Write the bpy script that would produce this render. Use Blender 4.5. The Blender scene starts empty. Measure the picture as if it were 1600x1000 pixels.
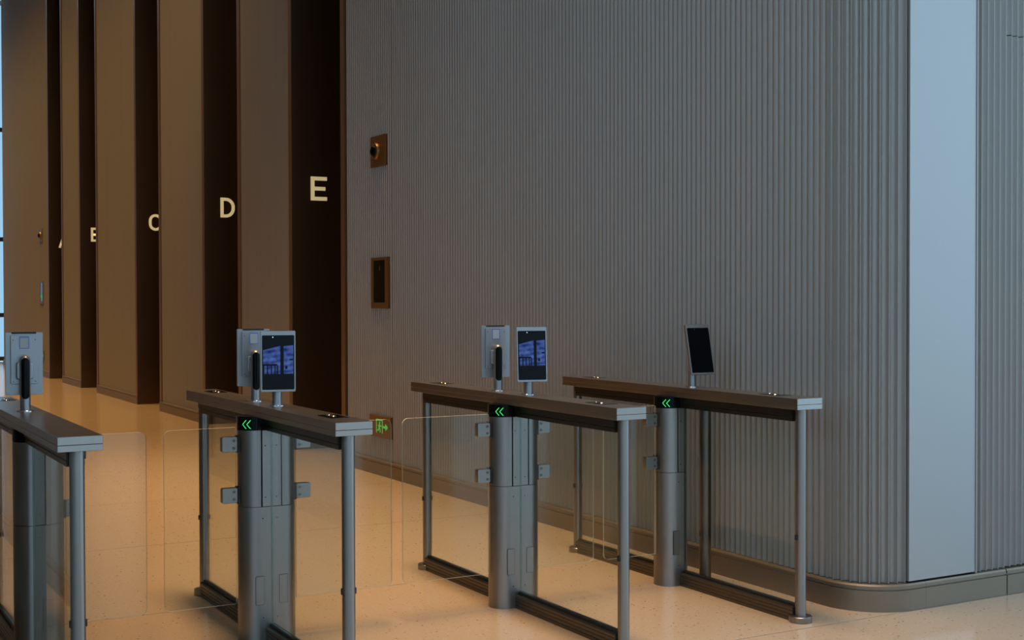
import bpy, bmesh, math, random
from mathutils import Matrix, Vector
random.seed(7)
PI = math.pi
sc = bpy.context.scene
C = sc.collection
sc.cycles.use_denoising = True
sc.cycles.max_bounces = 8
sc.cycles.transparent_max_bounces = 24
sc.cycles.caustics_reflective = False
sc.cycles.caustics_refractive = False
sc.cycles.sample_clamp_indirect = 6.0

# ------------------------------------------------------------------ camera
CAM_H = 1.465
f_px, yaw, pit, roll = 2038.33, 0.5102, -0.0165, -0.0025
cy, sy, cp, sp = math.cos(yaw), math.sin(yaw), math.cos(pit), math.sin(pit)
Fv = Vector((sy * cp, cy * cp, sp)); Rv = Vector((cy, -sy, 0)); Uv = Rv.cross(Fv)
R2 = math.cos(roll) * Rv + math.sin(roll) * Uv
U2 = -math.sin(roll) * Rv + math.cos(roll) * Uv
cam_d = bpy.data.cameras.new('camera'); cam = bpy.data.objects.new('camera', cam_d); C.objects.link(cam)
cam_d.sensor_width = 36.0; cam_d.lens = f_px * 36.0 / 1600.0; cam_d.clip_start = 0.05; cam_d.clip_end = 200
M3 = Matrix((R2, U2, -Fv)).transposed()
cam.matrix_world = Matrix.Translation((0, 0, CAM_H)) @ M3.to_4x4()
sc.camera = cam

# ------------------------------------------------------------------ world: overcast daylight beyond the open hall front
w = bpy.data.worlds.new('daylight'); sc.world = w; w.use_nodes = True
bg = w.node_tree.nodes['Background']
bg.inputs['Color'].default_value = (0.50, 0.765, 1.0, 1)
bg.inputs['Strength'].default_value = 2.3

# ------------------------------------------------------------------ exposure
sc.view_settings.view_transform = 'Standard'
sc.view_settings.look = 'None'
sc.view_settings.gamma = 1.0
sc.view_settings.use_curve_mapping = False
sc.view_settings.exposure = 0.0

# ------------------------------------------------------------------ warm light slots in the lobby ceiling, plus a fill added over the hall
CEIL = 9.0
SLOTS_AND_FILL = [(2.41, 12.5, 31.0, 600.0, 86), (2.75, 4.4, 12.4, 138.0, 40), (3.6, -4.0, 4.4, 90.0, 46)]     # x, y from, y to, watts, spread; the last is the added hall fill
for lx, y0_, y1_, watts, spr in SLOTS_AND_FILL:
    ld = bpy.data.lights.new('slot_or_fill_light', 'AREA'); ld.shape = 'RECTANGLE'; ld.size = 1.6; ld.size_y = y1_ - y0_
    ld.energy = watts; ld.color = (1.0, 0.56, 0.19) if y1_ > 20 else ((1.0, 0.60, 0.27) if y1_ > 5 else (1.0, 0.86, 0.72)); ld.spread = math.radians(spr)
    lo = bpy.data.objects.new('slot_or_fill_light', ld); C.objects.link(lo); lo.location = (lx, (y0_ + y1_) / 2, CEIL - 0.05)

# ================================================================== materials
MATS = {}
def mat(name, color, rough=0.5, metal=0.0, spec=0.5, emit=None, estr=0.0):
    m = bpy.data.materials.new(name); m.use_nodes = True
    b = m.node_tree.nodes['Principled BSDF']
    b.inputs['Base Color'].default_value = (*color, 1)
    b.inputs['Roughness'].default_value = rough
    b.inputs['Metallic'].default_value = metal
    b.inputs['Specular IOR Level'].default_value = spec
    if emit:
        b.inputs['Emission Color'].default_value = (*emit, 1); b.inputs['Emission Strength'].default_value = estr
    MATS[name] = m
    return m

def brush(m, scale, lo, hi, cvar=0.06):
    """brushed finish: stretched noise drives roughness and a slight value change"""
    nt = m.node_tree; b = nt.nodes['Principled BSDF']
    tc = nt.nodes.new('ShaderNodeTexCoord'); mp = nt.nodes.new('ShaderNodeMapping'); nz = nt.nodes.new('ShaderNodeTexNoise')
    mp.inputs['Scale'].default_value = scale; nz.inputs['Scale'].default_value = 1.0; nz.inputs['Detail'].default_value = 3
    nt.links.new(tc.outputs['Object'], mp.inputs['Vector']); nt.links.new(mp.outputs['Vector'], nz.inputs['Vector'])
    mr = nt.nodes.new('ShaderNodeMapRange'); mr.inputs['To Min'].default_value = lo; mr.inputs['To Max'].default_value = hi
    nt.links.new(nz.outputs['Fac'], mr.inputs['Value']); nt.links.new(mr.outputs['Result'], b.inputs['Roughness'])
    c = b.inputs['Base Color'].default_value[:]
    mx = nt.nodes.new('ShaderNodeMix'); mx.data_type = 'RGBA'
    mx.inputs['A'].default_value = tuple(v * (1 - cvar) for v in c[:3]) + (1,)
    mx.inputs['B'].default_value = tuple(min(1, v * (1 + cvar)) for v in c[:3]) + (1,)
    nt.links.new(nz.outputs['Fac'], mx.inputs['Factor']); nt.links.new(mx.outputs['Result'], b.inputs['Base Color'])
    return m

brush(mat('flute_metal', (0.315, 0.31, 0.30), 0.42, 0.30), (60, 60, 0.25), 0.36, 0.46, 0.08)
brush(mat('panel_metal', (0.37, 0.37, 0.37), 0.45, 0.6), (2, 2, 0.3), 0.42, 0.48, 0.03)
brush(mat('plinth_metal', (0.225, 0.185, 0.14), 0.45, 0.7), (1.5, 1.5, 90), 0.42, 0.50, 0.04)
brush(mat('dark_bronze', (0.115, 0.076, 0.044), 0.38, 0.85), (1.5, 1.5, 0.8), 0.34, 0.42, 0.05)
mat('bronze_trim', (0.24, 0.15, 0.08), 0.4, 0.8)
mat('bronze_plate', (0.23, 0.135, 0.058), 0.38, 0.75)
mat('wall_core', (0.05, 0.045, 0.04), 0.7)
mat('door_metal', (0.16, 0.12, 0.08), 0.35, 0.9)
mat('plaster', (0.62, 0.58, 0.52), 0.8)
mat('plaster_dark', (0.20, 0.19, 0.18), 0.8)
mat('joint', (0.03, 0.025, 0.02), 0.8)
brush(mat('steel', (0.25, 0.242, 0.23), 0.36, 1.0), (70, 70, 1.5), 0.33, 0.39, 0.05)
brush(mat('steel_cap', (0.33, 0.31, 0.29), 0.3, 1.0), (40, 0.8, 40), 0.28, 0.32, 0.03)
brush(mat('steel_dark', (0.13, 0.115, 0.095), 0.36, 0.95), (60, 1.2, 60), 0.32, 0.42, 0.10)
mat('tray_dark', (0.035, 0.03, 0.025), 0.3, 0.6)
mat('rubber', (0.012, 0.012, 0.012), 0.6)
mat('black_gloss', (0.004, 0.005, 0.005), 0.12, spec=0.08)
mat('chrome', (0.75, 0.76, 0.78), 0.1, 1.0)
mat('device_silver', (0.30, 0.305, 0.315), 0.36, 0.75)
mat('device_glass', (0.003, 0.004, 0.006), 0.06, spec=0.06)
mat('sticker_white', (0.42, 0.44, 0.46), 0.6)
mat('sticker_blue', (0.04, 0.12, 0.55), 0.6)
mat('led_green', (0.02, 0.3, 0.06), 0.5, emit=(0.05, 1.0, 0.20), estr=1.0)
mat('exit_green', (0.05, 0.4, 0.08), 0.5, emit=(0.12, 0.75, 0.12), estr=0.35)
mat('letter_glow', (0.70, 0.62, 0.36), 0.5, emit=(0.80, 0.68, 0.36), estr=0.45)
mat('reflection_green', (0.03, 0.2, 0.05), 0.4, emit=(0.10, 0.7, 0.14), estr=0.25)
mat('lamp_disc', (1, 0.85, 0.6), 0.5, emit=(1, 0.7, 0.4), estr=3.0)

def glass_mat(name, tint, f0=0.02, edge=False):
    m = bpy.data.materials.new(name); m.use_nodes = True; nt = m.node_tree; nt.nodes.clear()
    out = nt.nodes.new('ShaderNodeOutputMaterial'); mix = nt.nodes.new('ShaderNodeMixShader')
    tr = nt.nodes.new('ShaderNodeBsdfTransparent'); gl = nt.nodes.new('ShaderNodeBsdfGlossy'); fr = nt.nodes.new('ShaderNodeLayerWeight')
    pw = nt.nodes.new('ShaderNodeMath'); pw.operation = 'POWER'; pw.inputs[1].default_value = 5.0
    ma = nt.nodes.new('ShaderNodeMath'); ma.operation = 'MULTIPLY_ADD'; ma.inputs[1].default_value = 1 - f0; ma.inputs[2].default_value = f0
    nt.links.new(fr.outputs['Facing'], pw.inputs[0]); nt.links.new(pw.outputs[0], ma.inputs[0])
    tr.inputs['Color'].default_value = (*tint, 1); gl.inputs['Roughness'].default_value = 0.01 if not edge else 0.15
    gl.inputs['Color'].default_value = (0.92, 0.97, 0.95, 1)
    fr.inputs['Blend'].default_value = 0.5
    nt.links.new(ma.outputs[0], mix.inputs[0]); nt.links.new(tr.outputs[0], mix.inputs[1]); nt.links.new(gl.outputs[0], mix.inputs[2])
    nt.links.new(mix.outputs[0], out.inputs[0]); MATS[name] = m
glass_mat('clear_glass', (0.955, 0.975, 0.965))
glass_mat('glass_edge', (0.34, 0.50, 0.42), 0.12, True)

def edge_mat(name, col, fac):
    m = bpy.data.materials.new(name); m.use_nodes = True; nt = m.node_tree; nt.nodes.clear()
    out = nt.nodes.new('ShaderNodeOutputMaterial'); mix = nt.nodes.new('ShaderNodeMixShader'); mix.inputs[0].default_value = fac
    tr = nt.nodes.new('ShaderNodeBsdfTransparent'); df = nt.nodes.new('ShaderNodeBsdfDiffuse')
    tr.inputs['Color'].default_value = (0.75, 0.85, 0.78, 1); df.inputs['Color'].default_value = (*col, 1)
    nt.links.new(tr.outputs[0], mix.inputs[1]); nt.links.new(df.outputs[0], mix.inputs[2]); nt.links.new(mix.outputs[0], out.inputs[0]); MATS[name] = m
edge_mat('wing_edge', (0.75, 0.80, 0.70), 0.6)
def terrazzo():
    m = mat('terrazzo', (0.52, 0.42, 0.32), 0.13); nt = m.node_tree; b = nt.nodes['Principled BSDF']
    tc = nt.nodes.new('ShaderNodeTexCoord')
    def chips(scale, thr, soft, seed):
        v = nt.nodes.new('ShaderNodeTexVoronoi'); v.inputs['Scale'].default_value = scale; v.inputs['Randomness'].default_value = 1
        mp = nt.nodes.new('ShaderNodeMapping'); mp.inputs['Location'].default_value = (seed, seed * 1.7, 0)
        nt.links.new(tc.outputs['Object'], mp.inputs[0]); nt.links.new(mp.outputs[0], v.inputs['Vector'])
        d = nt.nodes.new('ShaderNodeMapRange'); d.inputs['From Min'].default_value = thr; d.inputs['From Max'].default_value = thr + soft
        d.inputs['To Min'].default_value = 1; d.inputs['To Max'].default_value = 0
        nt.links.new(v.outputs['Distance'], d.inputs['Value'])
        sep = nt.nodes.new('ShaderNodeSeparateColor'); nt.links.new(v.outputs['Color'], sep.inputs[0])
        g = nt.nodes.new('ShaderNodeMath'); g.operation = 'GREATER_THAN'; g.inputs[1].default_value = 0.55
        nt.links.new(sep.outputs[0], g.inputs[0])
        mu = nt.nodes.new('ShaderNodeMath'); mu.operation = 'MULTIPLY'
        nt.links.new(d.outputs[0], mu.inputs[0]); nt.links.new(g.outputs[0], mu.inputs[1])
        return mu.outputs[0]
    nz = nt.nodes.new('ShaderNodeTexNoise'); nz.inputs['Scale'].default_value = 120; nz.inputs['Detail'].default_value = 2
    nt.links.new(tc.outputs['Object'], nz.inputs['Vector'])
    base = nt.nodes.new('ShaderNodeMix'); base.data_type = 'RGBA'
    base.inputs['A'].default_value = (0.43, 0.335, 0.245, 1); base.inputs['B'].default_value = (0.485, 0.385, 0.29, 1)
    nt.links.new(nz.outputs['Fac'], base.inputs['Factor'])
    cur = base.outputs['Result']
    for sc_, thr, soft, seed, col in ((42, .17, .08, 3.1, (0.36, 0.26, 0.18, 1)), (70, .22, .10, 9.3, (0.52, 0.43, 0.34, 1)), (24, .10, .05, 5.7, (0.20, 0.13, 0.085, 1))):
        mx = nt.nodes.new('ShaderNodeMix'); mx.data_type = 'RGBA'; mx.inputs['B'].default_value = col
        nt.links.new(cur, mx.inputs['A']); nt.links.new(chips(sc_, thr, soft, seed), mx.inputs['Factor']); cur = mx.outputs['Result']
    nt.links.new(cur, b.inputs['Base Color'])
terrazzo()

def display_mat():
    """picture shown on the screens: a bluish view of a glazed hall"""
    m = bpy.data.materials.new('display_picture'); m.use_nodes = True; nt = m.node_tree; nt.nodes.clear()
    out = nt.nodes.new('ShaderNodeOutputMaterial'); em = nt.nodes.new('ShaderNodeEmission')
    tc = nt.nodes.new('ShaderNodeTexCoord'); mp = nt.nodes.new('ShaderNodeMapping'); mp.inputs['Rotation'].default_value = (0, math.radians(6), 0)
    nt.links.new(tc.outputs['Object'], mp.inputs[0])
    sx = nt.nodes.new('ShaderNodeSeparateXYZ'); nt.links.new(mp.outputs[0], sx.inputs[0])
    cb = nt.nodes.new('ShaderNodeCombineXYZ'); nt.links.new(sx.outputs['X'], cb.inputs['X']); nt.links.new(sx.outputs['Z'], cb.inputs['Y'])
    def ramp(src, stops):
        r = nt.nodes.new('ShaderNodeValToRGB'); r.color_ramp.interpolation = 'LINEAR'
        while len(r.color_ramp.elements) < len(stops): r.color_ramp.elements.new(0.5)
        for e, (p_, c_) in zip(r.color_ramp.elements, stops): e.position = p_; e.color = (*c_, 1)
        nt.links.new(src, r.inputs[0]); return r.outputs[0]
    wv = nt.nodes.new('ShaderNodeTexWave'); wv.bands_direction = 'Y'; wv.inputs['Scale'].default_value = 14; wv.inputs['Distortion'].default_value = 0.6
    wv.inputs['Detail'].default_value = 2; wv.inputs['Detail Scale'].default_value = 6
    nt.links.new(cb.outputs[0], wv.inputs['Vector'])
    nz = nt.nodes.new('ShaderNodeTexNoise'); nz.inputs['Scale'].default_value = 34; nz.inputs['Detail'].default_value = 3; nt.links.new(cb.outputs[0], nz.inputs['Vector'])
    c1 = ramp(wv.outputs['Fac'], [(0.25, (0.02, 0.05, 0.26)), (0.75, (0.07, 0.14, 0.52))])
    c2 = ramp(nz.outputs['Fac'], [(0.35, (0.012, 0.02, 0.10)), (0.65, (0.20, 0.33, 0.80))])
    mx = nt.nodes.new('ShaderNodeMix'); mx.data_type = 'RGBA'; mx.inputs['Factor'].default_value = 0.38
    nt.links.new(c1, mx.inputs['A']); nt.links.new(c2, mx.inputs['B'])
    nt.links.new(mx.outputs['Result'], em.inputs['Color']); em.inputs['Strength'].default_value = 0.55
    nt.links.new(em.outputs[0], out.inputs[0]); MATS['display_picture'] = m
display_mat()
mat('display_dark', (0.004, 0.005, 0.02), 0.3, emit=(0.005, 0.01, 0.05), estr=0.3)

# ================================================================== mesh helpers
class MB:
    """collects shapes into one mesh"""
    def __init__(s): s.v = []; s.f = []; s.m = []
    def add(s, verts, faces, mi=0):
        o = len(s.v); s.v += [tuple(v) for v in verts]; s.f += [tuple(i + o for i in f) for f in faces]; s.m += [mi] * len(faces); return s
    def box(s, x0, x1, y0, y1, z0, z1, mi=0):
        return s.add([(x0, y0, z0), (x1, y0, z0), (x1, y1, z0), (x0, y1, z0), (x0, y0, z1), (x1, y0, z1), (x1, y1, z1), (x0, y1, z1)],
                     [(0, 3, 2, 1), (4, 5, 6, 7), (0, 1, 5, 4), (1, 2, 6, 5), (2, 3, 7, 6), (3, 0, 4, 7)], mi)
    def prism(s, poly, z0, z1, mi=0, axis='z', side_mi=None):
        """poly counter-clockwise in the plane; axis z: (x,y), axis y: (x,z), axis x: (y,z)"""
        n = len(poly)
        def P(p, t):
            return (p[0], p[1], t) if axis == 'z' else ((p[0], t, p[1]) if axis == 'y' else (t, p[0], p[1]))
        v = [P(p, z0) for p in poly] + [P(p, z1) for p in poly]
        a, b = tuple(range(n)), tuple(range(n, 2 * n))
        if axis == 'y': caps = [a, b[::-1]]; sides = [(i, i + n, (i + 1) % n + n, (i + 1) % n) for i in range(n)]
        else: caps = [a[::-1], b]; sides = [(i, (i + 1) % n, (i + 1) % n + n, i + n) for i in range(n)]
        o = len(s.v); s.v += v
        s.f += [tuple(i + o for i in f) for f in caps + sides]
        s.m += [mi] * 2 + [mi if side_mi is None else side_mi] * n
        return s
    def lathe(s, prof, cx=0, cy=0, n=28, mi=0):
        """prof: list of (r, z) bottom to top; closed with caps"""
        o = len(s.v); k = len(prof)
        for r, z in prof:
            for i in range(n):
                a = 2 * PI * i / n; s.v.append((cx + r * math.cos(a), cy + r * math.sin(a), z))
        for j in range(k - 1):
            for i in range(n):
                s.f.append((o + j * n + i, o + j * n + (i + 1) % n, o + (j + 1) * n + (i + 1) % n, o + (j + 1) * n + i)); s.m.append(mi)
        s.f.append(tuple(o + i for i in range(n))[::-1]); s.m.append(mi)
        s.f.append(tuple(o + (k - 1) * n + i for i in range(n))); s.m.append(mi)
        return s
    def mesh(s, name, mats, smooth=35, bevel=0):
        me = bpy.data.meshes.new(name); me.from_pydata(s.v, [], s.f)
        for mn in ([mats] if isinstance(mats, str) else mats): me.materials.append(MATS[mn])
        me.polygons.foreach_set('material_index', s.m)
        if bevel:
            bm = bmesh.new(); bm.from_mesh(me)
            es = [e for e in bm.edges if len(e.link_faces) == 2 and e.calc_face_angle(0) > 0.6]
            bmesh.ops.bevel(bm, geom=es, offset=bevel, segments=2, affect='EDGES', profile=0.5)
            bm.to_mesh(me); bm.free()
        if bevel: smooth = 12
        if smooth:
            me.shade_smooth(); me.set_sharp_from_angle(angle=math.radians(smooth))
        me.update()
        return me

def obj(name, me, parent=None, loc=(0, 0, 0), rot=(0, 0, 0), **props):
    o = bpy.data.objects.new(name, me); C.objects.link(o); o.location = loc; o.rotation_euler = rot
    if parent: o.parent = parent
    for k, v in props.items(): o[k] = v
    return o
def thing(name, label, cat, loc, rotz=0, group=None):
    o = bpy.data.objects.new(name, None); C.objects.link(o); o.location = loc; o.rotation_euler = (0, 0, rotz)
    o.empty_display_size = 0.1; o['label'] = label; o['category'] = cat
    if group: o['group'] = group
    return o
CACHE = {}
def cached(key, fn):
    if key not in CACHE: CACHE[key] = fn()
    return CACHE[key]
def stadium(hw, hd, n=14, r=None):
    """plan: half width hw (x), half depth hd (y), round ends"""
    a = hw - hd; p = []
    for i in range(n + 1):
        t = -PI / 2 + PI * i / n; p.append((a + hd * math.cos(t), hd * math.sin(t)))
    for i in range(n + 1):
        t = PI / 2 + PI * i / n; p.append((-a + hd * math.cos(t), hd * math.sin(t)))
    return p
def rrect(x0, x1, y0, y1, r, n=6):
    p = []
    for cx, cy_, a0 in ((x1 - r, y0 + r, -PI / 2), (x1 - r, y1 - r, 0), (x0 + r, y1 - r, PI / 2), (x0 + r, y0 + r, PI)):
        for i in range(n + 1):
            a = a0 + PI / 2 * i / n; p.append((cx + r * math.cos(a), cy_ + r * math.sin(a)))
    return p

# ================================================================== the setting
XW, YR, XL = 4.312, 4.392, 0.515          # right wall face, front wall face, left wall face
RC = 0.29                                 # rounded corner
TOP = CEIL
YEND = 31.05
BASE_T = 0.13                             # top of the plinth ledge
PITCH = 0.042
# lift openings: (near edge, far edge)
OPEN = [('E', 10.81, 12.08), ('D', 13.80, 15.08), ('C', 17.19, 18.43), ('B', 21.11, 22.35), ('A', 23.99, 25.26)]
PIERS = [(12.08, 13.80), (15.08, 17.19), (18.43, 21.11), (22.35, 23.99), (25.26, YEND)]
RECESS = 0.60
TRIM = 0.085

# ---- floor: terrazzo slabs with thin joints
fb = MB().box(-9, 13, -9, 36, -0.10, -0.012)
floor = obj('floor', fb.mesh('floor', 'joint', 0), kind='structure', label='pale beige speckled polished terrazzo floor of the lift lobby')
ys = [4.391 + 1.71 * k for k in range(-8, 20)]
ys[0] = -9; ys[-1] = 36
for a, b in zip(ys[:-1], ys[1:]):
    ln = b - a
    me = MB().box(-9, 13, 0.0028, ln - 0.0028, -0.02, 0).mesh('floor_slab', 'terrazzo', 0)
    obj('floor_slab', me, floor, (0, a, 0))

# ---- fluted cladding
def flute_profile(wd, depth, n=10):
    cusp = 0.0019
    pts = [(0, 0.0), (cusp, 0.0)]
    for i in range(1, n):
        t = -math.cos(PI * i / n)
        pts.append((wd / 2 + t * (wd / 2 - cusp), depth * (1 - abs(t) ** 3.2)))
    pts += [(wd - cusp, 0.0), (wd, 0.0)]
    return pts
def flute_mesh(wd, z0, z1, depth=0.018, back=0.032):
    p = flute_profile(wd - 0.0006, depth) + [(wd - 0.0006, back), (0, back)]
    return MB().prism(p, z0, z1).mesh('flute', 'flute_metal', 32)

# right wall core: main stretch with rounded corner, piers, mass behind
core = MB()
arc = [(XW + RC + (RC - 0.05) * math.cos(a), YR + RC + (RC - 0.05) * math.sin(a)) for a in [PI + PI / 2 * i / 12 for i in range(13)]]
core.prism(arc + [(13, YR + 0.05), (13, 10.81), (XW + 0.05, 10.81)], 0, TOP)
for a, b in PIERS: core.box(XW + 0.05, XW + RECESS + 0.1, a, b, 0, TOP)
core.box(XW + RECESS + 0.1, 13, 10.81, YEND, 0, TOP)
wall_right = obj('wall_right', core.mesh('wall_right', 'wall_core', 0), kind='structure', label='tall fluted metal wall with a rounded corner and lift recesses')
fm = flute_mesh(PITCH, BASE_T, TOP)
# straight run towards lift E (one flute is narrower at the visible panel joint near y = 9.74)
y = YR + RC
y_lim = 10.81 - TRIM - 0.008
k = 0
while y + PITCH < y_lim:
    if y < 9.745 < y + PITCH: y += 0.007
    obj('flute', fm, wall_right, (XW + 0.02, y + PITCH, 0), (0, 0, -PI / 2)); y += PITCH; k += 1
# corner flutes
n_c = 9; a_end = math.radians(85); rc = RC - 0.02
ch = 2 * rc * math.sin(a_end / n_c / 2)
fmc = flute_mesh(ch, BASE_T, TOP, depth=0.024)
for i in range(n_c):
    a = PI + a_end * i / n_c
    p0 = Vector((XW + RC + rc * math.cos(a), YR + RC + rc * math.sin(a)))
    a1 = PI + a_end * (i + 1) / n_c
    p1 = Vector((XW + RC + rc * math.cos(a1), YR + RC + rc * math.sin(a1)))
    d = p1 - p0
    obj('flute', fmc, wall_right, (p0.x, p0.y, 0), (0, 0, math.atan2(d.y, d.x)))
# smooth panel on the front face, then flutes again; the last ones belong to a flush door
pm = MB().box(4.588, 5.030, YR + 0.010, YR + 0.045, BASE_T + 0.006, TOP).mesh('smooth_panel', 'panel_metal', 0, 0.0015)
obj('smooth_panel', pm, wall_right, label='flat satin metal panel between the fluted corner and the flutes')
pe = MB().box(5.0305, 5.038, YR + 0.006, YR + 0.045, BASE_T, TOP).mesh('panel_edge_strip', 'flute_metal', 0)
obj('panel_edge_strip', pe, wall_right)
xq = 5.038
fm_lo = flute_mesh(PITCH, BASE_T + 0.004, 2.750); fm_hi = flute_mesh(PITCH, 2.755, TOP)
while xq < 6.6:
    if xq + PITCH < 5.26: obj('flute', fm, wall_right, (xq, YR + 0.02, 0))
    else:
        obj('flute', fm_lo, wall_right, (xq, YR + 0.02, 0)); obj('flute', fm_hi, wall_right, (xq, YR + 0.02, 0))
    xq += PITCH
me = MB().box(xq, 13, YR + 0.025, YR + 0.05, BASE_T, TOP).mesh('cladding_sheet', 'flute_metal', 0); obj('cladding_sheet', me, wall_right)

def flute_band(x_face, side, y0, y1):
    """fine flutes too far away to tell apart, one surface"""
    n = max(1, int((y1 - y0) / PITCH)); wd = (y1 - y0) / n
    prof = []
    for i in range(n):
        for px, py in flute_profile(wd, 0.016, 6)[:-1]: prof.append((y0 + i * wd + px, py))
    prof.append((y1, 0.0))
    v = []; f = []
    for yy, d in prof:
        xx = x_face + side * (0.02 + d); v += [(xx, yy, BASE_T), (xx, yy, TOP)]
    for i in range(len(prof) - 1):
        q = (2 * i, 2 * i + 1, 2 * i + 3, 2 * i + 2); f.append(q if side > 0 else q[::-1])
    return MB().add(v, f).mesh('flute_band', 'flute_metal', 32)

def bank(wall, side, x_face, openings, piers, name):
    """trims, jambs and lift doors; side +1 right wall, -1 left wall"""
    def X(u): return x_face + side * u
    def bx(u0, u1, y0, y1, z0, z1, nm, mt, parent, bev=0):
        a, b = sorted((X(u0), X(u1)))
        return obj(nm, MB().box(a, b, y0, y1, z0, z1).mesh(nm, mt, 0, bev), parent)
    for a, b in piers:
        ya, yb = a + TRIM + 0.008, b - TRIM - 0.008
        if b >= YEND: yb = b - 0.01
        obj('flute_band', flute_band(x_face, side, ya, yb), wall, kind='stuff')
        bx(0.006, 0.05, a, a + TRIM, 0.0, TOP, 'edge_trim', 'bronze_trim', wall)
        if b < YEND: bx(0.006, 0.05, b - TRIM, b, 0.0, TOP, 'edge_trim', 'bronze_trim', wall)
    for L, a, b in openings:
        bx(0.008, RECESS, b - 0.006, b + 0.0, 0, TOP, 'jamb', 'dark_bronze', wall)
        bx(0.008, RECESS, a, a + 0.006, 0, TOP, 'jamb', 'dark_bronze', wall)

bank(wall_right, 1, XW, OPEN, PIERS, 'right')
a, b = XW + 0.006, XW + 0.05
obj('edge_trim', MB().box(a, b, 10.81 - TRIM, 10.81, 0, TOP).mesh('edge_trim', 'bronze_trim', 0), wall_right)

# ---- plinth (baseboard) with a groove and a ledge
PROF = [(0.0, 0.0), (0.0, 0.098), (0.010, 0.098), (0.010, 0.104), (0.003, 0.104), (0.003, 0.119), (0.009, 0.1265), (0.06, 0.128), (0.06, 0.0)]
def sweep(path, name, mt='plinth_metal'):
    """path: list of (x, y, nx, ny) with (nx, ny) pointing into the wall"""
    v = []; f = []; n = len(PROF)
    for x, y_, nx, ny in path:
        for u, z in PROF: v.append((x + nx * u, y_ + ny * u, z))
    for i in range(len(path) - 1):
        for j in range(n):
            f.append((i * n + j, i * n + (j + 1) % n, (i + 1) * n + (j + 1) % n, (i + 1) * n + j))
    f.append(tuple(range(n))[::-1]); f.append(tuple((len(path) - 1) * n + j for j in range(n)))
    me = MB().add(v, f).mesh(name, mt, 30)
    bm = bmesh.new(); bm.from_mesh(me); bmesh.ops.recalc_face_normals(bm, faces=bm.faces); bm.to_mesh(me); bm.free()
    me.shade_smooth(); me.set_sharp_from_angle(angle=math.radians(30))
    return me
cpath = [(XW, 10.81 - TRIM - 0.002, 1, 0), (XW, YR + RC, 1, 0)]
for i in range(1, 17):
    t = PI + PI / 2 * i / 16; cpath.append((XW + RC + RC * math.cos(t), YR + RC + RC * math.sin(t), -math.cos(t), -math.sin(t)))
cpath.append((4.690, YR, 0, 1))
base_r = obj('baseboard_right', sweep(cpath, 'baseboard_right'), kind='structure', label='brushed metal plinth running along the fluted wall and round its corner')
obj('plinth_plate', sweep([(4.691, YR, 0, 1), (5.2415, YR, 0, 1)], 'plinth_plate'), base_r)
obj('plinth_plate', sweep([(5.2485, YR, 0, 1), (13, YR, 0, 1)], 'plinth_plate'), base_r)
for a, b in PIERS:
    obj('plinth_plate', sweep([(XW, b - (TRIM + 0.002 if b < YEND else 0), 1, 0), (XW, a + TRIM + 0.002, 1, 0)], 'plinth_plate'), base_r)
# plain foot of the portal trims
for a, b in PIERS + [(0, 10.81)]:
    for q0, q1 in ((a, a + TRIM), (b - TRIM, b)):
        if q0 > 1 and q1 < YEND:
            obj('plinth_plate', MB().box(XW, XW + 0.03, q0, q1, 0, 0.119).mesh('plinth_plate', 'plinth_metal', 0), base_r)

# ---- lift doors at the back of the recesses
for i, (L, a, b) in enumerate(OPEN):
    for side, xf, tagn in ((1, XW, i + 1), (-1, XL, i + 6)):
        x0, x1 = sorted((xf + side * (RECESS - 0.02), xf + side * (RECESS + 0.02)))
        mb = MB().box(x0, x1, a, (a + b) / 2 - 0.002, 0.005, 2.4); mb.box(x0, x1, (a + b) / 2 + 0.002, b, 0.005, 2.4)
        d = obj('door_%d' % tagn, mb.mesh('lift_door', 'door_metal', 0), kind='structure')
        x0, x1 = sorted((xf + side * (RECESS - 0.03), xf + side * (RECESS + 0.1)))
        obj('door_header', MB().box(x0, x1, a + 0.006, b - 0.006, 2.4, TOP).mesh('door_header', 'dark_bronze', 0), d)

# ---- opposite (left) wall of the lobby, outside the frame but mirrored in the glass
core = MB()
arc = [(XL - RC + (RC - 0.05) * math.cos(a), YR + RC + (RC - 0.05) * math.sin(a)) for a in [-PI / 2 + PI / 2 * i / 12 for i in range(13)]]
core.prism(arc + [(XL - 0.05, 10.81), (-9, 10.81), (-9, YR + 0.05)], 0, TOP)
for a, b in PIERS: core.box(XL - RECESS - 0.1, XL - 0.05, a, b, 0, TOP)
core.box(-9, XL - RECESS - 0.1, 10.81, YEND, 0, TOP)
wall_left = obj('wall_left', core.mesh('wall_left', 'wall_core', 0), kind='structure')
obj('flute_band', flute_band(XL, -1, YR + RC, 10.81 - TRIM - 0.008), wall_left, kind='stuff')
va = []; fa = []
for i in range(n_c * 6 + 1):
    t = -PI / 2 + PI / 2 * i / (n_c * 6); s_ = (i % 6) / 6 * 2 - 1
    rr = rc - 0.017 * max(0, 1 - s_ * s_)
    va += [(XL - RC + rr * math.cos(t), YR + RC + rr * math.sin(t), BASE_T), (XL - RC + rr * math.cos(t), YR + RC + rr * math.sin(t), TOP)]
for i in range(n_c * 6): fa.append((2 * i, 2 * i + 2, 2 * i + 3, 2 * i + 1))
obj('flute_band', MB().add(va, fa).mesh('flute_band', 'flute_metal', 30), wall_left, kind='stuff')
obj('cladding_sheet', MB().box(-9, XL - RC, YR + 0.02, YR + 0.05, BASE_T, TOP).mesh('cladding_sheet', 'panel_metal', 0), wall_left)
bank(wall_left, -1, XL, OPEN, PIERS, 'left')
lpath = [(-9, YR, 0, 1), (XL - RC, YR, 0, 1)]
for i in range(1, 17):
    t = -PI / 2 + PI / 2 * i / 16; lpath.append((XL - RC + RC * math.cos(t), YR + RC + RC * math.sin(t), -math.cos(t), -math.sin(t)))
lpath.append((XL, 10.81, -1, 0))
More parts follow.
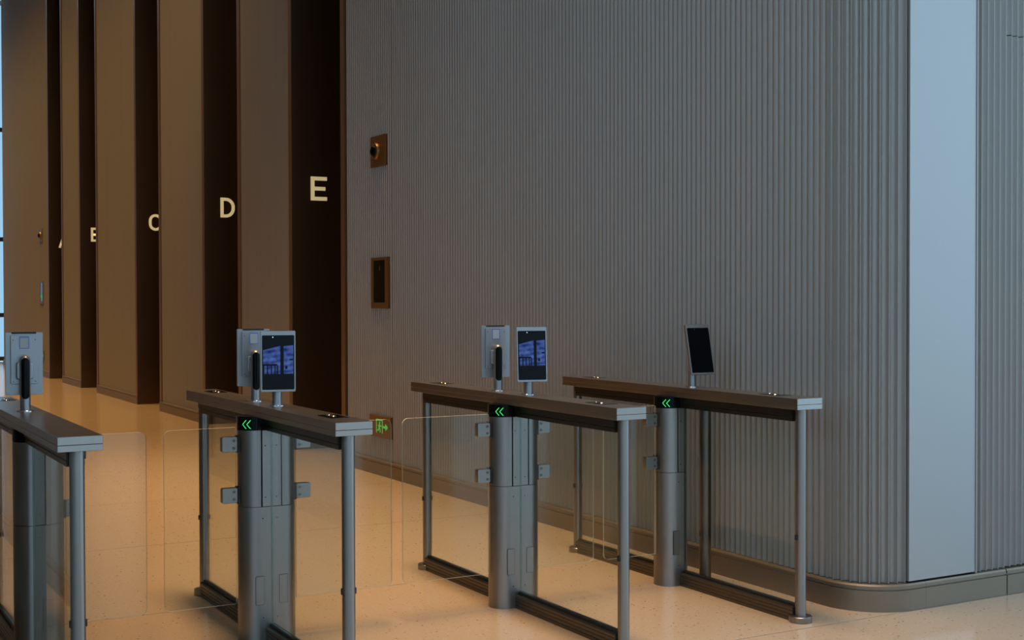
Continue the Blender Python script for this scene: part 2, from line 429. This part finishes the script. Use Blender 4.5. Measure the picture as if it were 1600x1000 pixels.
base_l = obj('baseboard_left', sweep(lpath, 'baseboard_left'), kind='structure')
for a, b in PIERS: obj('plinth_plate', sweep([(XL, a, -1, 0), (XL, b, -1, 0)], 'plinth_plate'), base_l)

# ---- ceiling with frames round the light slots and the added hall fill
ceiling = obj('ceiling', MB().box(-9, 13, -8, YEND, CEIL, CEIL + 0.3).mesh('ceiling', 'plaster', 0), kind='structure')
for lx, y0_, y1_, watts, spr in SLOTS_AND_FILL:
    mb = MB()
    for x0, x1 in ((lx - 0.85, lx - 0.81), (lx + 0.81, lx + 0.85)): mb.box(x0, x1, y0_ - 0.04, y1_ + 0.04, CEIL - 0.06, CEIL)
    for a, b in ((y0_ - 0.04, y0_), (y1_, y1_ + 0.04)): mb.box(lx - 0.81, lx + 0.81, a, b, CEIL - 0.06, CEIL)
    obj('slot_or_fill_trim', mb.mesh('slot_or_fill_trim', 'steel', 0), ceiling)

# ---- hall around the camera: unseen columns and left wall added to shape the daylight
hall = MB()
for x0 in (-9.0, -5.6, -2.2, 1.2, 4.6, 8.0, 11.4): hall.box(x0, x0 + 1.3, -8.3, -7.7, 0, CEIL)
hall.box(-9, 13, -8.2, -7.8, 4.2, 4.9)
front_light_blocker = obj('front_light_blocker', hall.mesh('front_light_blocker', 'plaster_dark', 0), kind='structure')
left_light_blocker = obj('left_light_blocker', MB().box(-9.3, -9, -8.3, YR + 0.05, 0, 2.2).box(-9.3, -9, -4.0, -3.2, 2.2, CEIL).box(-9.3, -9, 1.0, 1.8, 2.2, CEIL).mesh('left_light_blocker', 'plaster_dark', 0), kind='structure')

# ---- far window behind the lobby
fr = MB()
for x0 in (-2.0, 0.0, 2.0, 4.0, 6.0): fr.box(x0 - 0.04, x0 + 0.04, 33.0, 33.08, 0, TOP)
for z0 in (0.06, 1.1, 2.9, 5.5, 8.5): fr.box(-2, 6, 33.0, 33.08, z0 - 0.05, z0 + 0.05)
obj('back_light_blocker', MB().box(-9, 2.7, 33.1, 33.4, 0, CEIL).mesh('back_light_blocker', 'plaster_dark', 0), kind='structure')  # unseen end wall added to hold back daylight from the far end
glass_mat('tinted_glass', (0.55, 0.60, 0.62), 0.03)  # tint added to dim the daylight through the far window
win = obj('window_1', fr.mesh('window_1', 'steel_dark', 0), kind='structure')
for x0 in (-2.0, 0.0, 2.0, 4.0):
    obj('pane', MB().box(x0 + 0.04, x0 + 1.96, 33.035, 33.045, 0.1, TOP - 0.1).mesh('pane', ['tinted_glass'], 0), win)

# ================================================================== turnstiles
TY = 5.434
PY_N, PY_F = -0.939, 0.952                 # near and far posts
HW, HD = 0.125, 0.075                      # central pillar plan

def m_post():
    return MB().lathe([(0.0245, 0.026), (0.0245, 0.966)], n=32).mesh('post', 'steel', 35)
def m_foot():
    return MB().lathe([(0.051, 0.0), (0.052, 0.002), (0.052, 0.026), (0.0495, 0.0285), (0.024, 0.0285)], n=40).mesh('foot', 'steel', 30)
def m_clip():
    return MB().prism(rrect(-0.029, 0.029, -0.010, 0.010, 0.006), -0.011, 0.011).mesh('clip', 'rubber', 30)
def m_cap():
    return MB().prism(rrect(-0.0734, 0.0734, -1.0, 1.0, 0.003, 3), 0.9872, 1.015).mesh('handrail_cap', 'steel_cap', 30, 0.0012)
def m_skirt():
    return MB().prism(rrect(-0.0734, 0.0734, -1.0, 1.0, 0.003, 3), 0.965, 0.9862).mesh('cap_skirt', 'steel_cap', 30, 0.001)
def m_tray():
    p = [(-0.030, 0.907), (0.030, 0.907), (0.030, 0.924), (0.027, 0.926), (0.027, 0.929), (0.034, 0.931), (0.034, 0.966),
         (-0.034, 0.966), (-0.034, 0.931), (-0.027, 0.929), (-0.027, 0.926), (-0.030, 0.924)]
    return MB().prism(p, PY_N + 0.022, PY_F - 0.022, axis='y').mesh('cable_tray', 'tray_dark', 0)
def rail_profile():
    p = [(-0.030, 0.0), (0.030, 0.0)]
    right = []
    for z in (0.014, 0.030, 0.046):
        right += [(0.030, z), (0.0275, z + 0.001), (0.0275, z + 0.004), (0.030, z + 0.005)]
    right += [(0.030, 0.060), (0.024, 0.066)]
    left = [(-x, z) for x, z in reversed(right)]
    return p + right + left
def m_rail(y0, y1):
    return MB().prism(rail_profile(), y0, y1, axis='y').mesh('bottom_rail', 'steel_dark', 0)
def m_gasket(y0, y1):
    return MB().box(-0.012, 0.012, y0, y1, 0.066, 0.076).mesh('gasket', 'rubber', 0)
def m_pane(y0, y1):
    mb = MB(); x = 0.005; z0, z1 = 0.077, 0.9065
    mb.add([(-x, y0, z0), (-x, y1, z0), (-x, y1, z1), (-x, y0, z1)], [(0, 3, 2, 1)], 0)
    mb.add([(x, y0, z0), (x, y1, z0), (x, y1, z1), (x, y0, z1)], [(0, 1, 2, 3)], 0)
    for yy, q in ((y0, (0, 1, 2, 3)), (y1, (3, 2, 1, 0))): mb.add([(-x, yy, z0), (x, yy, z0), (x, yy, z1), (-x, yy, z1)], [q], 1)
    for zz, q in ((z0, (3, 2, 1, 0)), (z1, (0, 1, 2, 3))): mb.add([(-x, y0, zz), (x, y0, zz), (x, y1, zz), (-x, y1, zz)], [q], 1)
    return mb.mesh('glass_pane', ['clear_glass', 'glass_edge'], 0)
def plan(lo, hi, hd, n=14):
    """pillar plan; lo/hi True: full round end, else flat end at the given value"""
    p = []; a = HW - HD
    if hi is True:
        for i in range(n + 1): t = -PI / 2 + PI * i / n; p.append((a + hd * math.cos(t), hd * math.sin(t)))
    else: p += [(hi, -hd), (hi, hd)]
    if lo is True:
        for i in range(n + 1): t = PI / 2 + PI * i / n; p.append((-a + hd * math.cos(t), hd * math.sin(t)))
    elif lo == 'short':
        for i in range(n + 1): t = PI / 2 + PI * i / n; p.append((0.066 * math.cos(t) * hd / HD, hd * math.sin(t)))
    else: p += [(lo, hd), (lo, -hd)]
    return p
def m_barrel(s):
    """upper hinge barrel: round outside, flat towards the middle"""
    a = HW - HD; p = []; x_in = 0.047; r = HD - 0.001
    t0 = math.acos(max(-1, min(1, (x_in - a) / r)))
    n = 22
    for i in range(n + 1):
        t = -t0 + 2 * t0 * i / n; p.append((a + r * math.cos(t), r * math.sin(t)))
    if s < 0: p = [(-x, y_) for x, y_ in reversed(p)]
    return MB().prism(p, 0.580, 0.906).mesh('hinge_barrel', 'steel', 30)
def m_wing(x0, x1):
    r = 0.028; z0, z1 = 0.161, 0.918; y0 = 0.005; p = []
    lo, hi = min(x0, x1), max(x0, x1)
    rs = {('lo', 0): r if lo == x1 else 0.004, ('hi', 0): r if hi == x1 else 0.004}
    for cx, cz, a0, rr, sx_, sz_ in ((hi, z0, -PI / 2, rs[('hi', 0)], -1, 1), (hi, z1, 0, rs[('hi', 0)], -1, -1), (lo, z1, PI / 2, rs[('lo', 0)], 1, -1), (lo, z0, PI, rs[('lo', 0)], 1, 1)):
        for i in range(8):
            a = a0 + PI / 2 * i / 7; p.append((cx + sx_ * rr + rr * math.cos(a), cz + sz_ * rr + rr * math.sin(a)))
    return MB().prism(p, -y0, y0, axis='y', side_mi=1).mesh('glass_wing', ['clear_glass', 'wing_edge'], 30)
def m_clamp(s, zc):
    x0, x1 = (HW + 0.006, HW + 0.072); p = rrect(x0, x1, zc - 0.0325, zc + 0.0325, 0.007, 4)
    if s < 0: p = [(-x, z) for x, z in reversed(p)]
    return MB().prism(p, -0.017, 0.017, axis='y').mesh('clamp', 'steel', 30, 0.002)
def m_clamp_pad(s, zc):
    x0, x1 = sorted((s * (HW - 0.006), s * (HW + 0.0065)))
    return MB().box(x0, x1, -0.02, 0.02, zc - 0.036, zc + 0.036).mesh('clamp_pad', 'rubber', 0)
def m_bolt():
    return MB().prism([(0.0062 * math.cos(2 * PI * i / 14), 0.0062 * math.sin(2 * PI * i / 14)) for i in range(14)], -0.0195, -0.0165, axis='y').mesh('bolt', 'steel_dark', 30)
def m_screw():
    return MB().prism([(0.0030 * math.cos(2 * PI * i / 10), 0.0030 * math.sin(2 * PI * i / 10)) for i in range(10)], -0.001, 0.001, axis='y').mesh('screw', 'rubber', 30)
def m_head(lo, hi):
    return MB().prism(plan(lo, hi, HD + 0.001), 0.9065, 0.965).mesh('indicator_band', 'black_gloss', 30)
def m_chevrons(s):
    """double arrow wrapped on the round end of the black band"""
    mb = MB(); a = HW - HD; R = HD + 0.0022; th = 0.0042; z0, z1 = 0.914, 0.951; zm = (z0 + z1) / 2
    def pt(sv, z):                          # sv: distance along the rim, 0 at 45 degrees, growing to the right
        al = math.radians(45) + sv / R
        return (-(a + R * math.cos(al)), -R * math.sin(al), z)
    for off in (-0.019, 0.001):
        for zz in (z0, z1):
            n = 5
            for i in range(n):
                u0, u1 = i / n, (i + 1) / n
                q = []
                for u, w_ in ((u0, 0), (u1, 0), (u1, th), (u0, th)):
                    q.append(pt(off + 0.017 * u + w_ * 0.9, zm + (zz - zm) * u))
                mb.add(q, [(0, 1, 2, 3) if zz < zm else (3, 2, 1, 0)])
    me = mb.mesh('arrow', 'led_green', 0)
    return me
def m_access():
    return MB().prism(rrect(-0.018, 0.018, -0.06, 0.06, 0.004, 3), -0.0018, 0.0005, axis='y').mesh('access_cover', 'steel', 0)
def m_access_gap():
    return MB().prism(rrect(-0.0195, 0.0195, -0.0615, 0.0615, 0.005, 3), -0.0008, 0.0008, axis='y').mesh('cover_seam', 'rubber', 0)
def m_reader():
    return MB().prism(rrect(-0.040, 0.040, -0.075, 0.075, 0.012), 1.0150, 1.0162).mesh('card_reader', 'black_gloss', 30)
def m_ring():
    mb = MB(); n = 28; k = 8
    for i in range(n):
        t = 2 * PI * i / n; cx, cy_ = 0.014 * math.cos(t), 0.030 * math.sin(t)
        for j in range(k):
            s_ = 2 * PI * j / k; mb.v.append((cx + 0.0032 * math.cos(s_) * math.cos(t), cy_ + 0.0032 * math.cos(s_) * math.sin(t), 1.0168 + 0.0016 * math.sin(s_)))
    for i in range(n):
        for j in range(k):
            mb.f.append((i * k + j, ((i + 1) % n) * k + j, ((i + 1) % n) * k + (j + 1) % k, i * k + (j + 1) % k)); mb.m.append(0)
    return mb.mesh('reader_ring', 'chrome', 60)

def turnstile(xc, label, left, right):
    """left / right: end of the glass wing relative to the centre line, or None where there is no lane"""
    t = thing('turnstile', label, 'turnstile', (xc, TY, 0), group='swing gate turnstiles across the lobby')
    lo = True if left is not None else 'short'
    hi = True if right is not None else 0.014
    cap = obj('handrail_cap', cached('cap', m_cap), t); obj('cap_skirt', cached('skirt', m_skirt), t)
    obj('cable_tray', cached('tray', m_tray), t)
    for py in (PY_N, PY_F):
        po = obj('post', cached('post', m_post), t, (0, py, 0)); obj('foot', cached('foot', m_foot), t, (0, py, 0))
        obj('clip', cached('clip', m_clip), po, (0, 0, 0.384))
    for y0, y1 in ((PY_N + 0.02, -HD - 0.001), (HD + 0.001, PY_F - 0.02)):
        k = round(y0, 3)
        r_ = obj('bottom_rail', cached(('rail', k), lambda: m_rail(y0, y1)), t); obj('gasket', cached(('gasket', k), lambda: m_gasket(y0, y1)), r_)
        obj('glass_pane', cached(('pane', k), lambda: m_pane(y0, y1)), t)
    base = obj('pillar_base', MB().prism(plan(lo, hi, HD), 0.0, 0.578).mesh('pillar_base', 'steel', 30), t)
    obj('pillar_core', MB().prism(plan(lo, hi if hi is True else hi - .006, HD - 0.012), 0.578, 0.907).mesh('pillar_core', 'rubber', 30), t)
    x0 = -0.041 if lo is True else 0.002; x1 = 0.041 if hi is True else 0.014
    plate = obj('pillar_plate', MB().box(x0, x1, -HD, HD, 0.580, 0.9065).mesh('pillar_plate', 'steel', 0, 0.0012), t)
    if lo == 'short':
        p = [(0.066 * math.cos(PI / 2 + PI * i / 16), HD * math.sin(PI / 2 + PI * i / 16)) for i in range(17)]
        obj('pillar_shell', MB().prism(p, 0.580, 0.9065).mesh('pillar_shell', 'steel', 30), t)
    head = obj('indicator_band', m_head(lo, hi), t)
    if lo is True: obj('arrow', cached('arrow', lambda: m_chevrons(-1)), head, label='glowing green double arrow')
    for s, xcov in ((-1, -0.054), (1, 0.050)):
        if (lo if s < 0 else hi) is not True: continue
        cov = obj('access_cover', cached('cover', m_access), base, (xcov, -HD, 0.222)); obj('cover_seam', cached('seam', m_access_gap), base, (xcov, -HD, 0.222))
    for sx_ in ((-0.028, 0.022) if hi is True and lo is True else ((-0.028,) if lo is True else (0.022,))):
        for zz in (0.62, 0.84): obj('screw', cached('screw', m_screw), plate, (sx_, -HD, zz))
        for zz in (0.105, 0.53): obj('screw', cached('screw', m_screw), base, (sx_ - 0.012 if sx_ < 0 else sx_, -HD, zz))
    for s, end in ((-1, left), (1, right)):
        if end is None: continue
        obj('hinge_barrel', cached(('barrel', s), lambda: m_barrel(s)), t)
        wg = obj('glass_wing', m_wing(s * (HW + 0.008), end), t)
        for zc in (0.846, 0.628):
            obj('clamp', cached(('clamp', s, zc), lambda: m_clamp(s, zc)), wg); obj('clamp_pad', cached(('pad', s, zc), lambda: m_clamp_pad(s, zc)), wg)
            for dz in (-0.016, 0.016): obj('bolt', cached('bolt', m_bolt), wg, (s * (HW + 0.022), 0, zc + dz))
    for ry in ((-0.745, 0.805) if left is not None else (0.805,)):
        rd = obj('card_reader', cached('reader', m_reader), cap, (0.018, ry, 0)); obj('reader_ring', cached('ring', m_ring), cap, (0.018, ry + (0.02 if ry < 0 else -0.02), 0))
    if right is None:                       # slim support post on the wall side
        s = 1 if right is None else -1
        sp_ = obj('support_post', MB().lathe([(0.030, 0.0), (0.030, 0.950)], n=28).mesh('support_post', 'steel_dark', 35), t, (s * 0.152, -0.045, 0))  # darker steel stands in for the shadow over this post
        obj('clip', cached('clip2', lambda: MB().prism(rrect(-0.0335, 0.0335, -0.010, 0.010, 0.006), -0.013, 0.013).mesh('clip', 'rubber', 30)), sp_, (0, 0, 0.25))
        a, b = sorted((s * 0.03, s * 0.16))
        obj('support_bracket', MB().box(a, b, -0.062, -0.028, 0.950, 0.9648).mesh('support_bracket', 'steel_dark', 0, 0.001), t)
    return t

XC = (0.8526, 1.8199, 3.0440, 4.0071)
turnstile(XC[0], 'steel turnstile cut off by the left edge of the photograph', None, 0.454)
turnstile(XC[1], 'steel turnstile with two terminals, standing in front of the dark panel lettered E', -0.441, 0.590)
turnstile(XC[2], 'steel turnstile with two terminals, second nearest to the rounded wall corner', -0.579, 0.456)
turnstile(XC[3], 'steel turnstile with a single terminal, closest to the rounded wall corner', -0.447, None)

# ================================================================== face terminals on the handrails
SWD, SHT = 0.143, 0.254
PIV = Vector((0, -0.052, 0.19))
def t_pole():
    pr = [(0.0205, 0.0), (0.0205, 0.205)] + [(0.0205 * math.cos(a), 0.205 + 0.0205 * math.sin(a)) for a in [PI / 2 * i / 6 for i in range(1, 6)]] + [(0.001, 0.2255)]
    return MB().lathe(pr, n=28).mesh('pole', 'device_silver', 40)
def t_flange(): return MB().lathe([(0.034, 0.0), (0.034, 0.003), (0.032, 0.0045), (0.023, 0.0045)], n=30).mesh('flange', 'chrome', 30)
def t_slot():
    """black pill-shaped cover bent round the pole, on its rear side"""
    mb = MB(); R = 0.0212; n = 10; rows = []
    z0, z1, hw = 0.050, 0.216, 0.0155
    zs = []
    for i in range(9): zs.append(z0 + hw - hw * math.cos(PI / 2 * i / 8))
    for i in range(9): zs.append(z1 - hw + hw * math.sin(PI / 2 * i / 8))
    for z in zs:
        if z < z0 + hw: h_ = math.sqrt(max(0, hw * hw - (z0 + hw - z) ** 2))
        elif z > z1 - hw: h_ = math.sqrt(max(0, hw * hw - (z - z1 + hw) ** 2))
        else: h_ = hw
        zz = z; rr = R
        if z > 0.205: rr = math.sqrt(max(1e-5, R * R - (z - 0.205) ** 2))
        row = []
        for j in range(n + 1):
            x = -h_ + 2 * h_ * j / n; row.append((x, math.sqrt(max(0, rr * rr - x * x)), zz))
        rows.append(row)
    v = [p for r in rows for p in r]; f = []
    for i in range(len(rows) - 1):
        for j in range(n): f.append((i * (n + 1) + j, (i + 1) * (n + 1) + j, (i + 1) * (n + 1) + j + 1, i * (n + 1) + j + 1))
    return MB().add(v, f).mesh('slot_cover', 'black_gloss', 60)
def rel(mb):
    mb.v = [(x - PIV.x, y_ - PIV.y, z - PIV.z) for x, y_, z in mb.v]; return mb
ZB = 0.063; ZT = ZB + SHT; YB = -0.058
def t_body(): return rel(MB().prism(rrect(-SWD / 2, SWD / 2, ZB, ZT, 0.004, 4), YB - 0.009, YB + 0.009, axis='y')).mesh('screen_body', 'device_silver', 30, 0.001)
def t_glass(): return rel(MB().prism(rrect(-0.0665, 0.0665, ZB + 0.009, ZT - 0.018, 0.004, 4), YB - 0.0102, YB - 0.0085, axis='y')).mesh('screen_glass', 'device_glass', 30)
def t_disp():
    y0, y1 = YB - 0.0108, YB - 0.0101; zb, zt = ZB + 0.075, ZT - 0.060
    mb = MB().prism([(-0.0620, zb), (0.0085, zb), (0.0085, zt - 0.002), (-0.0620, zt - 0.020)], y0, y1, axis='y')
    mb.prism([(0.0225, zb), (0.0620, zb), (0.0620, zt), (0.0225, zt - 0.004)], y0, y1, axis='y')
    return rel(mb)
def t_entrance():
    y0, y1 = YB - 0.0112, YB - 0.0107; zb = ZB + 0.075; mb = MB()
    mb.box(-0.0620, -0.004, y0, y1, zb + 0.034, zb + 0.041)
    for x0 in (-0.0620, -0.047, -0.031, -0.016, -0.006): mb.box(x0, x0 + 0.0045, y0, y1, zb, zb + 0.036)
    mb.box(0.029, 0.038, y0, y1, zb + 0.02, zb + 0.033); mb.box(0.046, 0.060, y0, y1, zb + 0.056, zb + 0.062)
    return rel(mb).mesh('display_entrance', 'device_glass', 0)
def t_lens(): return rel(MB().prism([(-0.022 + 0.0022 * math.cos(2 * PI * i / 10), ZT - 0.026 + 0.0022 * math.sin(2 * PI * i / 10)) for i in range(10)], YB - 0.0108, YB - 0.010, axis='y')).mesh('lens', 'chrome', 0)
def t_rear(): return rel(MB().prism(rrect(-0.052, 0.052, ZB + 0.045, ZT - 0.012, 0.005, 4), YB + 0.0085, YB + 0.020, axis='y')).mesh('rear_panel', 'device_silver', 30, 0.0015)
def t_block(): return rel(MB().prism(rrect(-0.032, 0.032, ZB + 0.065, ZB + 0.135, 0.008, 4), YB + 0.018, -0.010, axis='y')).mesh('bracket', 'device_silver', 30, 0.004)
def t_vent(): return rel(MB().box(-0.047, 0.047, YB - 0.006, YB + 0.0098, ZT - 0.006, ZT + 0.0012)).mesh('top_vent', 'rubber', 0)
def t_stb(): return rel(MB().box(-0.019, 0.019, YB + 0.0199, YB + 0.0206, ZT - 0.066, ZT - 0.017)).mesh('sticker_border', 'sticker_blue', 0)
def t_stw(): return rel(MB().box(-0.0165, 0.0165, YB + 0.0205, YB + 0.0210, ZT - 0.0635, ZT - 0.0205)).mesh('sticker', 'sticker_white', 0)
def t_screw(): return rel(MB().prism([(0.0028 * math.cos(2 * PI * i / 10), 0.0028 * math.sin(2 * PI * i / 10)) for i in range(10)], YB + 0.0195, YB + 0.021, axis='y')).mesh('screw', 'steel_dark', 0)

def terminal(x, y_, yaw_deg, tilt_deg, label, on=True, group='screen terminals on the turnstiles'):
    t = thing('access_terminal', label, 'terminal', (x, y_, 1.0152), math.radians(yaw_deg), group)
    po = obj('pole', cached('tpole', t_pole), t); obj('slot_cover', cached('tslot', t_slot), po); obj('flange', cached('tfl', t_flange), t)
    rt = (math.radians(-tilt_deg), 0, 0)
    def part(nm, key, fn, parent, first=False): return obj(nm, cached(key, fn), parent, PIV if first else (0, 0, 0), rt if first else (0, 0, 0))
    body = part('screen_body', 'tbody', t_body, t, True)
    part('screen_glass', 'tglass', t_glass, body); part('lens', 'tlens', t_lens, body); part('top_vent', 'tvent', t_vent, body)
    if on:
        part('display', 'tdisp', lambda: t_disp().mesh('display', 'display_picture', 0), body, ); part('display_entrance', 'tent', t_entrance, body)['kind'] = 'stuff'
    rear = part('rear_panel', 'trear', t_rear, t, True); part('bracket', 'tblock', t_block, t, True)
    part('sticker_border', 'tstb', t_stb, rear); part('sticker', 'tstw', t_stw, rear)
    for sx_, sz_ in ((-0.042, ZT - 0.03), (0.042, ZT - 0.03), (-0.042, ZB + 0.055), (0.042, ZB + 0.055)):
        obj('screw', cached('tscrew', t_screw), rear, (sx_, 0, sz_))
    return t
terminal(XC[0], 5.543, 175, 0, 'silver terminal seen from behind on the turnstile at the left edge')
terminal(XC[1], 5.569, 172, 0, 'silver terminal seen from behind, half hidden by the lit screen in front of it')
terminal(XC[1], 5.285, -14, 0, 'terminal with a lit blue screen overlapping the terminal behind it')
terminal(XC[2], 5.580, 166, 0, 'silver terminal seen from behind, left of a lit screen on the same handrail')
terminal(XC[2], 5.285, -15, 4, 'terminal with a lit blue screen standing clear before the fluted wall')
terminal(XC[3], 5.300, 0, 12, 'terminal with a dark tilted screen, alone on its handrail', on=False)

# ================================================================== letters on the lift jambs
def ribbon(path, wd, closed=False):
    """stroke polygon along a path in the plane"""
    n = len(path); L = []; R = []
    for i, p in enumerate(path):
        a = path[i - 1] if (i > 0 or closed) else p
        b = path[(i + 1) % n] if (i < n - 1 or closed) else p
        d1 = Vector(p) - Vector(a); d2 = Vector(b) - Vector(p)
        if d1.length < 1e-9: d1 = d2
        if d2.length < 1e-9: d2 = d1
        d1.normalize(); d2.normalize(); nv = Vector((-(d1.y + d2.y), d1.x + d2.x)); nv.normalize()
        c_ = max(0.5, nv.dot(Vector((-d1.y, d1.x))))
        L.append(Vector(p) + nv * wd / 2 / c_); R.append(Vector(p) - nv * wd / 2 / c_)
    m_ = n if closed else n - 1
    return [(R[i], R[(i + 1) % n], L[(i + 1) % n], L[i]) for i in range(m_)]
def letter_mesh(ch_, wd, ht):
    s_ = ht * 0.155; q = []
    x0, x1, z0, z1 = 0, wd, 0, ht; h2 = s_ / 2
    def bar(a, b, c_, d): q.append(((a, c_), (b, c_), (b, d), (a, d)))
    def arcp(cx, cz, r, a0, a1, n=8): return [(cx + r * math.cos(math.radians(a0 + (a1 - a0) * i / n)), cz + r * math.sin(math.radians(a0 + (a1 - a0) * i / n))) for i in range(n + 1)]
    if ch_ == 'E':
        bar(0, s_, 0, ht); bar(s_, wd, 0, s_); bar(s_, wd * .9, ht * .5 - h2, ht * .5 + h2); bar(s_, wd, ht - s_, ht)
    elif ch_ == 'D':
        bar(0, s_, 0, ht); r = wd * 0.52
        q += ribbon([(s_, h2)] + arcp(wd - h2 - r, r + h2, r, -90, 0) + arcp(wd - h2 - r, ht - r - h2, r, 0, 90) + [(s_, ht - h2)], s_)
    elif ch_ == 'C':
        r = wd / 2 - h2
        q += ribbon(arcp(wd / 2, ht - r - h2, r, 8, 180) + arcp(wd / 2, r + h2, r, 180, 352), s_)
    elif ch_ == 'B':
        bar(0, s_, 0, ht); r = ht / 4 - h2 / 2
        for zc in (r + h2, ht - r - h2):
            q += ribbon([(s_, zc - r)] + arcp(wd - h2 - r, zc, r, -90, 90) + [(s_, zc + r)], s_)
    elif ch_ == 'A':
        q += ribbon([(h2, 0), (wd / 2, ht)], s_) + ribbon([(wd - h2, 0), (wd / 2, ht)], s_); bar(wd * .2, wd * .8, ht * .22, ht * .22 + s_ * .9)
    mb = MB()
    for quad in q: mb.prism([tuple(p) for p in quad], -0.012, 0.0, axis='y')
    return mb.mesh('letter_' + ch_, 'letter_glow', 0)
for (ch_, a, b), wd in zip(OPEN, (0.165, 0.170, 0.185, 0.170, 0.190)):
    lab = {'E': 'illuminated letter E on the widest dark panel, next to the long fluted wall', 'D': 'illuminated letter D on the dark panel left of E',
           'C': 'illuminated letter C partly hidden by the fluted pier before it', 'B': 'illuminated letter B half hidden by the fluted pier before it',
           'A': 'illuminated letter A of which only a sliver shows, farthest away'}[ch_]
    obj('lift_letter', letter_mesh(ch_, wd, 0.232), None, (4.511 if ch_ in 'ED' else 4.492, b - 0.0062, 2.427), label=lab, category='letter', group='letters of the lift bank')

# ================================================================== fixtures on the right wall
def yz_box(y0, y1, z0, z1, u0, u1): return MB().box(u0, u1, y0, y1, z0, z1)
def fixtures(yc, far):
    where = 'near lift A at the far end' if far else 'beside the panel lettered E'
    plate = 'bronze_plate' if not far else 'plinth_metal'  # far plates: paler metal stands in for reflections on them
    # camera on a square plate
    t = thing('wall_camera', 'dome camera on a %s plate %s' % ('bronze' if not far else 'reflection-toned', where), 'camera', (XW + 0.017, yc, 2.69), group='dome cameras on the fluted wall')
    obj('mounting_plate', yz_box(-0.153, 0.153, -0.128, 0.128, -0.006, 0.03).mesh('mounting_plate', plate, 0, 0.001), t)
    prof = [(0.070, 0.0), (0.070, 0.010), (0.064, 0.020), (0.050, 0.024)]
    ring = MB().lathe(prof, n=32); ring.v = [(-0.006 - z, x, y_) for x, y_, z in ring.v]
    obj('ring', ring.mesh('ring', 'bronze_plate', 40), t, (0, 0.03, 0))
    dome = MB().lathe([(0.047 * math.cos(a), 0.030 * math.sin(a)) for a in [PI / 2 * i / 8 for i in range(8)]] + [(0.001, 0.030)], n=28); dome.v = [(-0.028 - z, x, y_) for x, y_, z in dome.v]
    obj('dome', dome.mesh('dome', 'device_glass', 60), t, (0, 0.03, 0))
    # tall call panel
    t = thing('call_panel', 'tall dark call panel in a %s frame %s' % ('bronze' if not far else 'greenish lit', where), 'panel', (XW + 0.017, yc - 0.03, 1.597), group='call panels on the fluted wall')
    fr_ = MB()
    for y0, y1, z0, z1 in ((-0.176, -0.108, -0.211, 0.211), (0.132, 0.176, -0.211, 0.211), (-0.108, 0.132, -0.211, -0.163), (-0.108, 0.132, 0.188, 0.211)):
        fr_.box(-0.008, 0.03, y0, y1, z0, z1)
    obj('frame', fr_.mesh('frame', plate, 0), t)
    obj('panel_glass', yz_box(-0.108, 0.132, -0.163, 0.188, -0.003, 0.03).mesh('panel_glass', 'device_glass', 0), t)
    if far: obj('green_reflection', yz_box(-0.09, 0.11, -0.10, -0.04, -0.0045, -0.003).mesh('green_reflection', 'reflection_green', 0), t)  # glowing patch painted in as a green reflection on the far panel
    else: obj('call_mark', yz_box(-0.004, 0.016, 0.10, 0.14, -0.0040, -0.003).mesh('call_mark', 'steel_dark', 0), t)
    # exit sign
    t = thing('exit_sign', 'low green running-figure exit sign on a %s plate %s' % ('bronze' if not far else 'reflection-toned', where), 'sign', (XW + 0.017, yc - 0.029, 0.405), group='exit signs on the fluted wall')
    obj('sign_plate', yz_box(-0.215, 0.215, -0.09, 0.09, -0.010, 0.03).mesh('sign_plate', plate, 0, 0.001), t)
    u0, u1 = -0.0125, -0.010
    # y grows away from the viewer, so the door sits at larger y than the arrow
    dr = MB(); dr.box(u0, u1, 0.060, 0.070, -0.055, 0.060); dr.box(u0, u1, -0.060, -0.050, -0.055, 0.060); dr.box(u0, u1, -0.050, 0.060, 0.048, 0.060)
    obj('door_outline', dr.mesh('door_outline', 'exit_green', 0), t)
    fg = MB()
    def limb(a, b, wd):
        for quad in ribbon([a, b], wd): fg.prism([tuple(p) for p in quad], u0, u1, axis='x')
    fg.prism([(0.000 + 0.011 * math.cos(2 * PI * i / 12), 0.030 + 0.011 * math.sin(2 * PI * i / 12)) for i in range(12)], u0, u1, axis='x')
    limb((0.004, 0.018), (0.012, -0.016), 0.020); limb((0.010, -0.012), (-0.012, -0.024), 0.012); limb((-0.012, -0.024), (-0.008, -0.048), 0.011)
    limb((0.012, -0.014), (0.030, -0.034), 0.012); limb((0.030, -0.034), (0.046, -0.032), 0.010); limb((0.004, 0.014), (-0.020, 0.002), 0.009); limb((-0.020, 0.002), (-0.034, 0.008), 0.009); limb((0.008, 0.014), (0.030, 0.004), 0.009)
    bmx = fg.mesh('running_figure', 'exit_green', 0)
    obj('running_figure', bmx, t)
    ar = MB(); ar.box(u0, u1, -0.125, -0.062, -0.008, 0.010); ar.prism([(-0.165, 0.001), (-0.118, -0.028), (-0.118, 0.030)], u0, u1, axis='x')
    obj('arrow', ar.mesh('arrow', 'exit_green', 0), t)
fixtures(9.998, False)
fixtures(26.13, True)
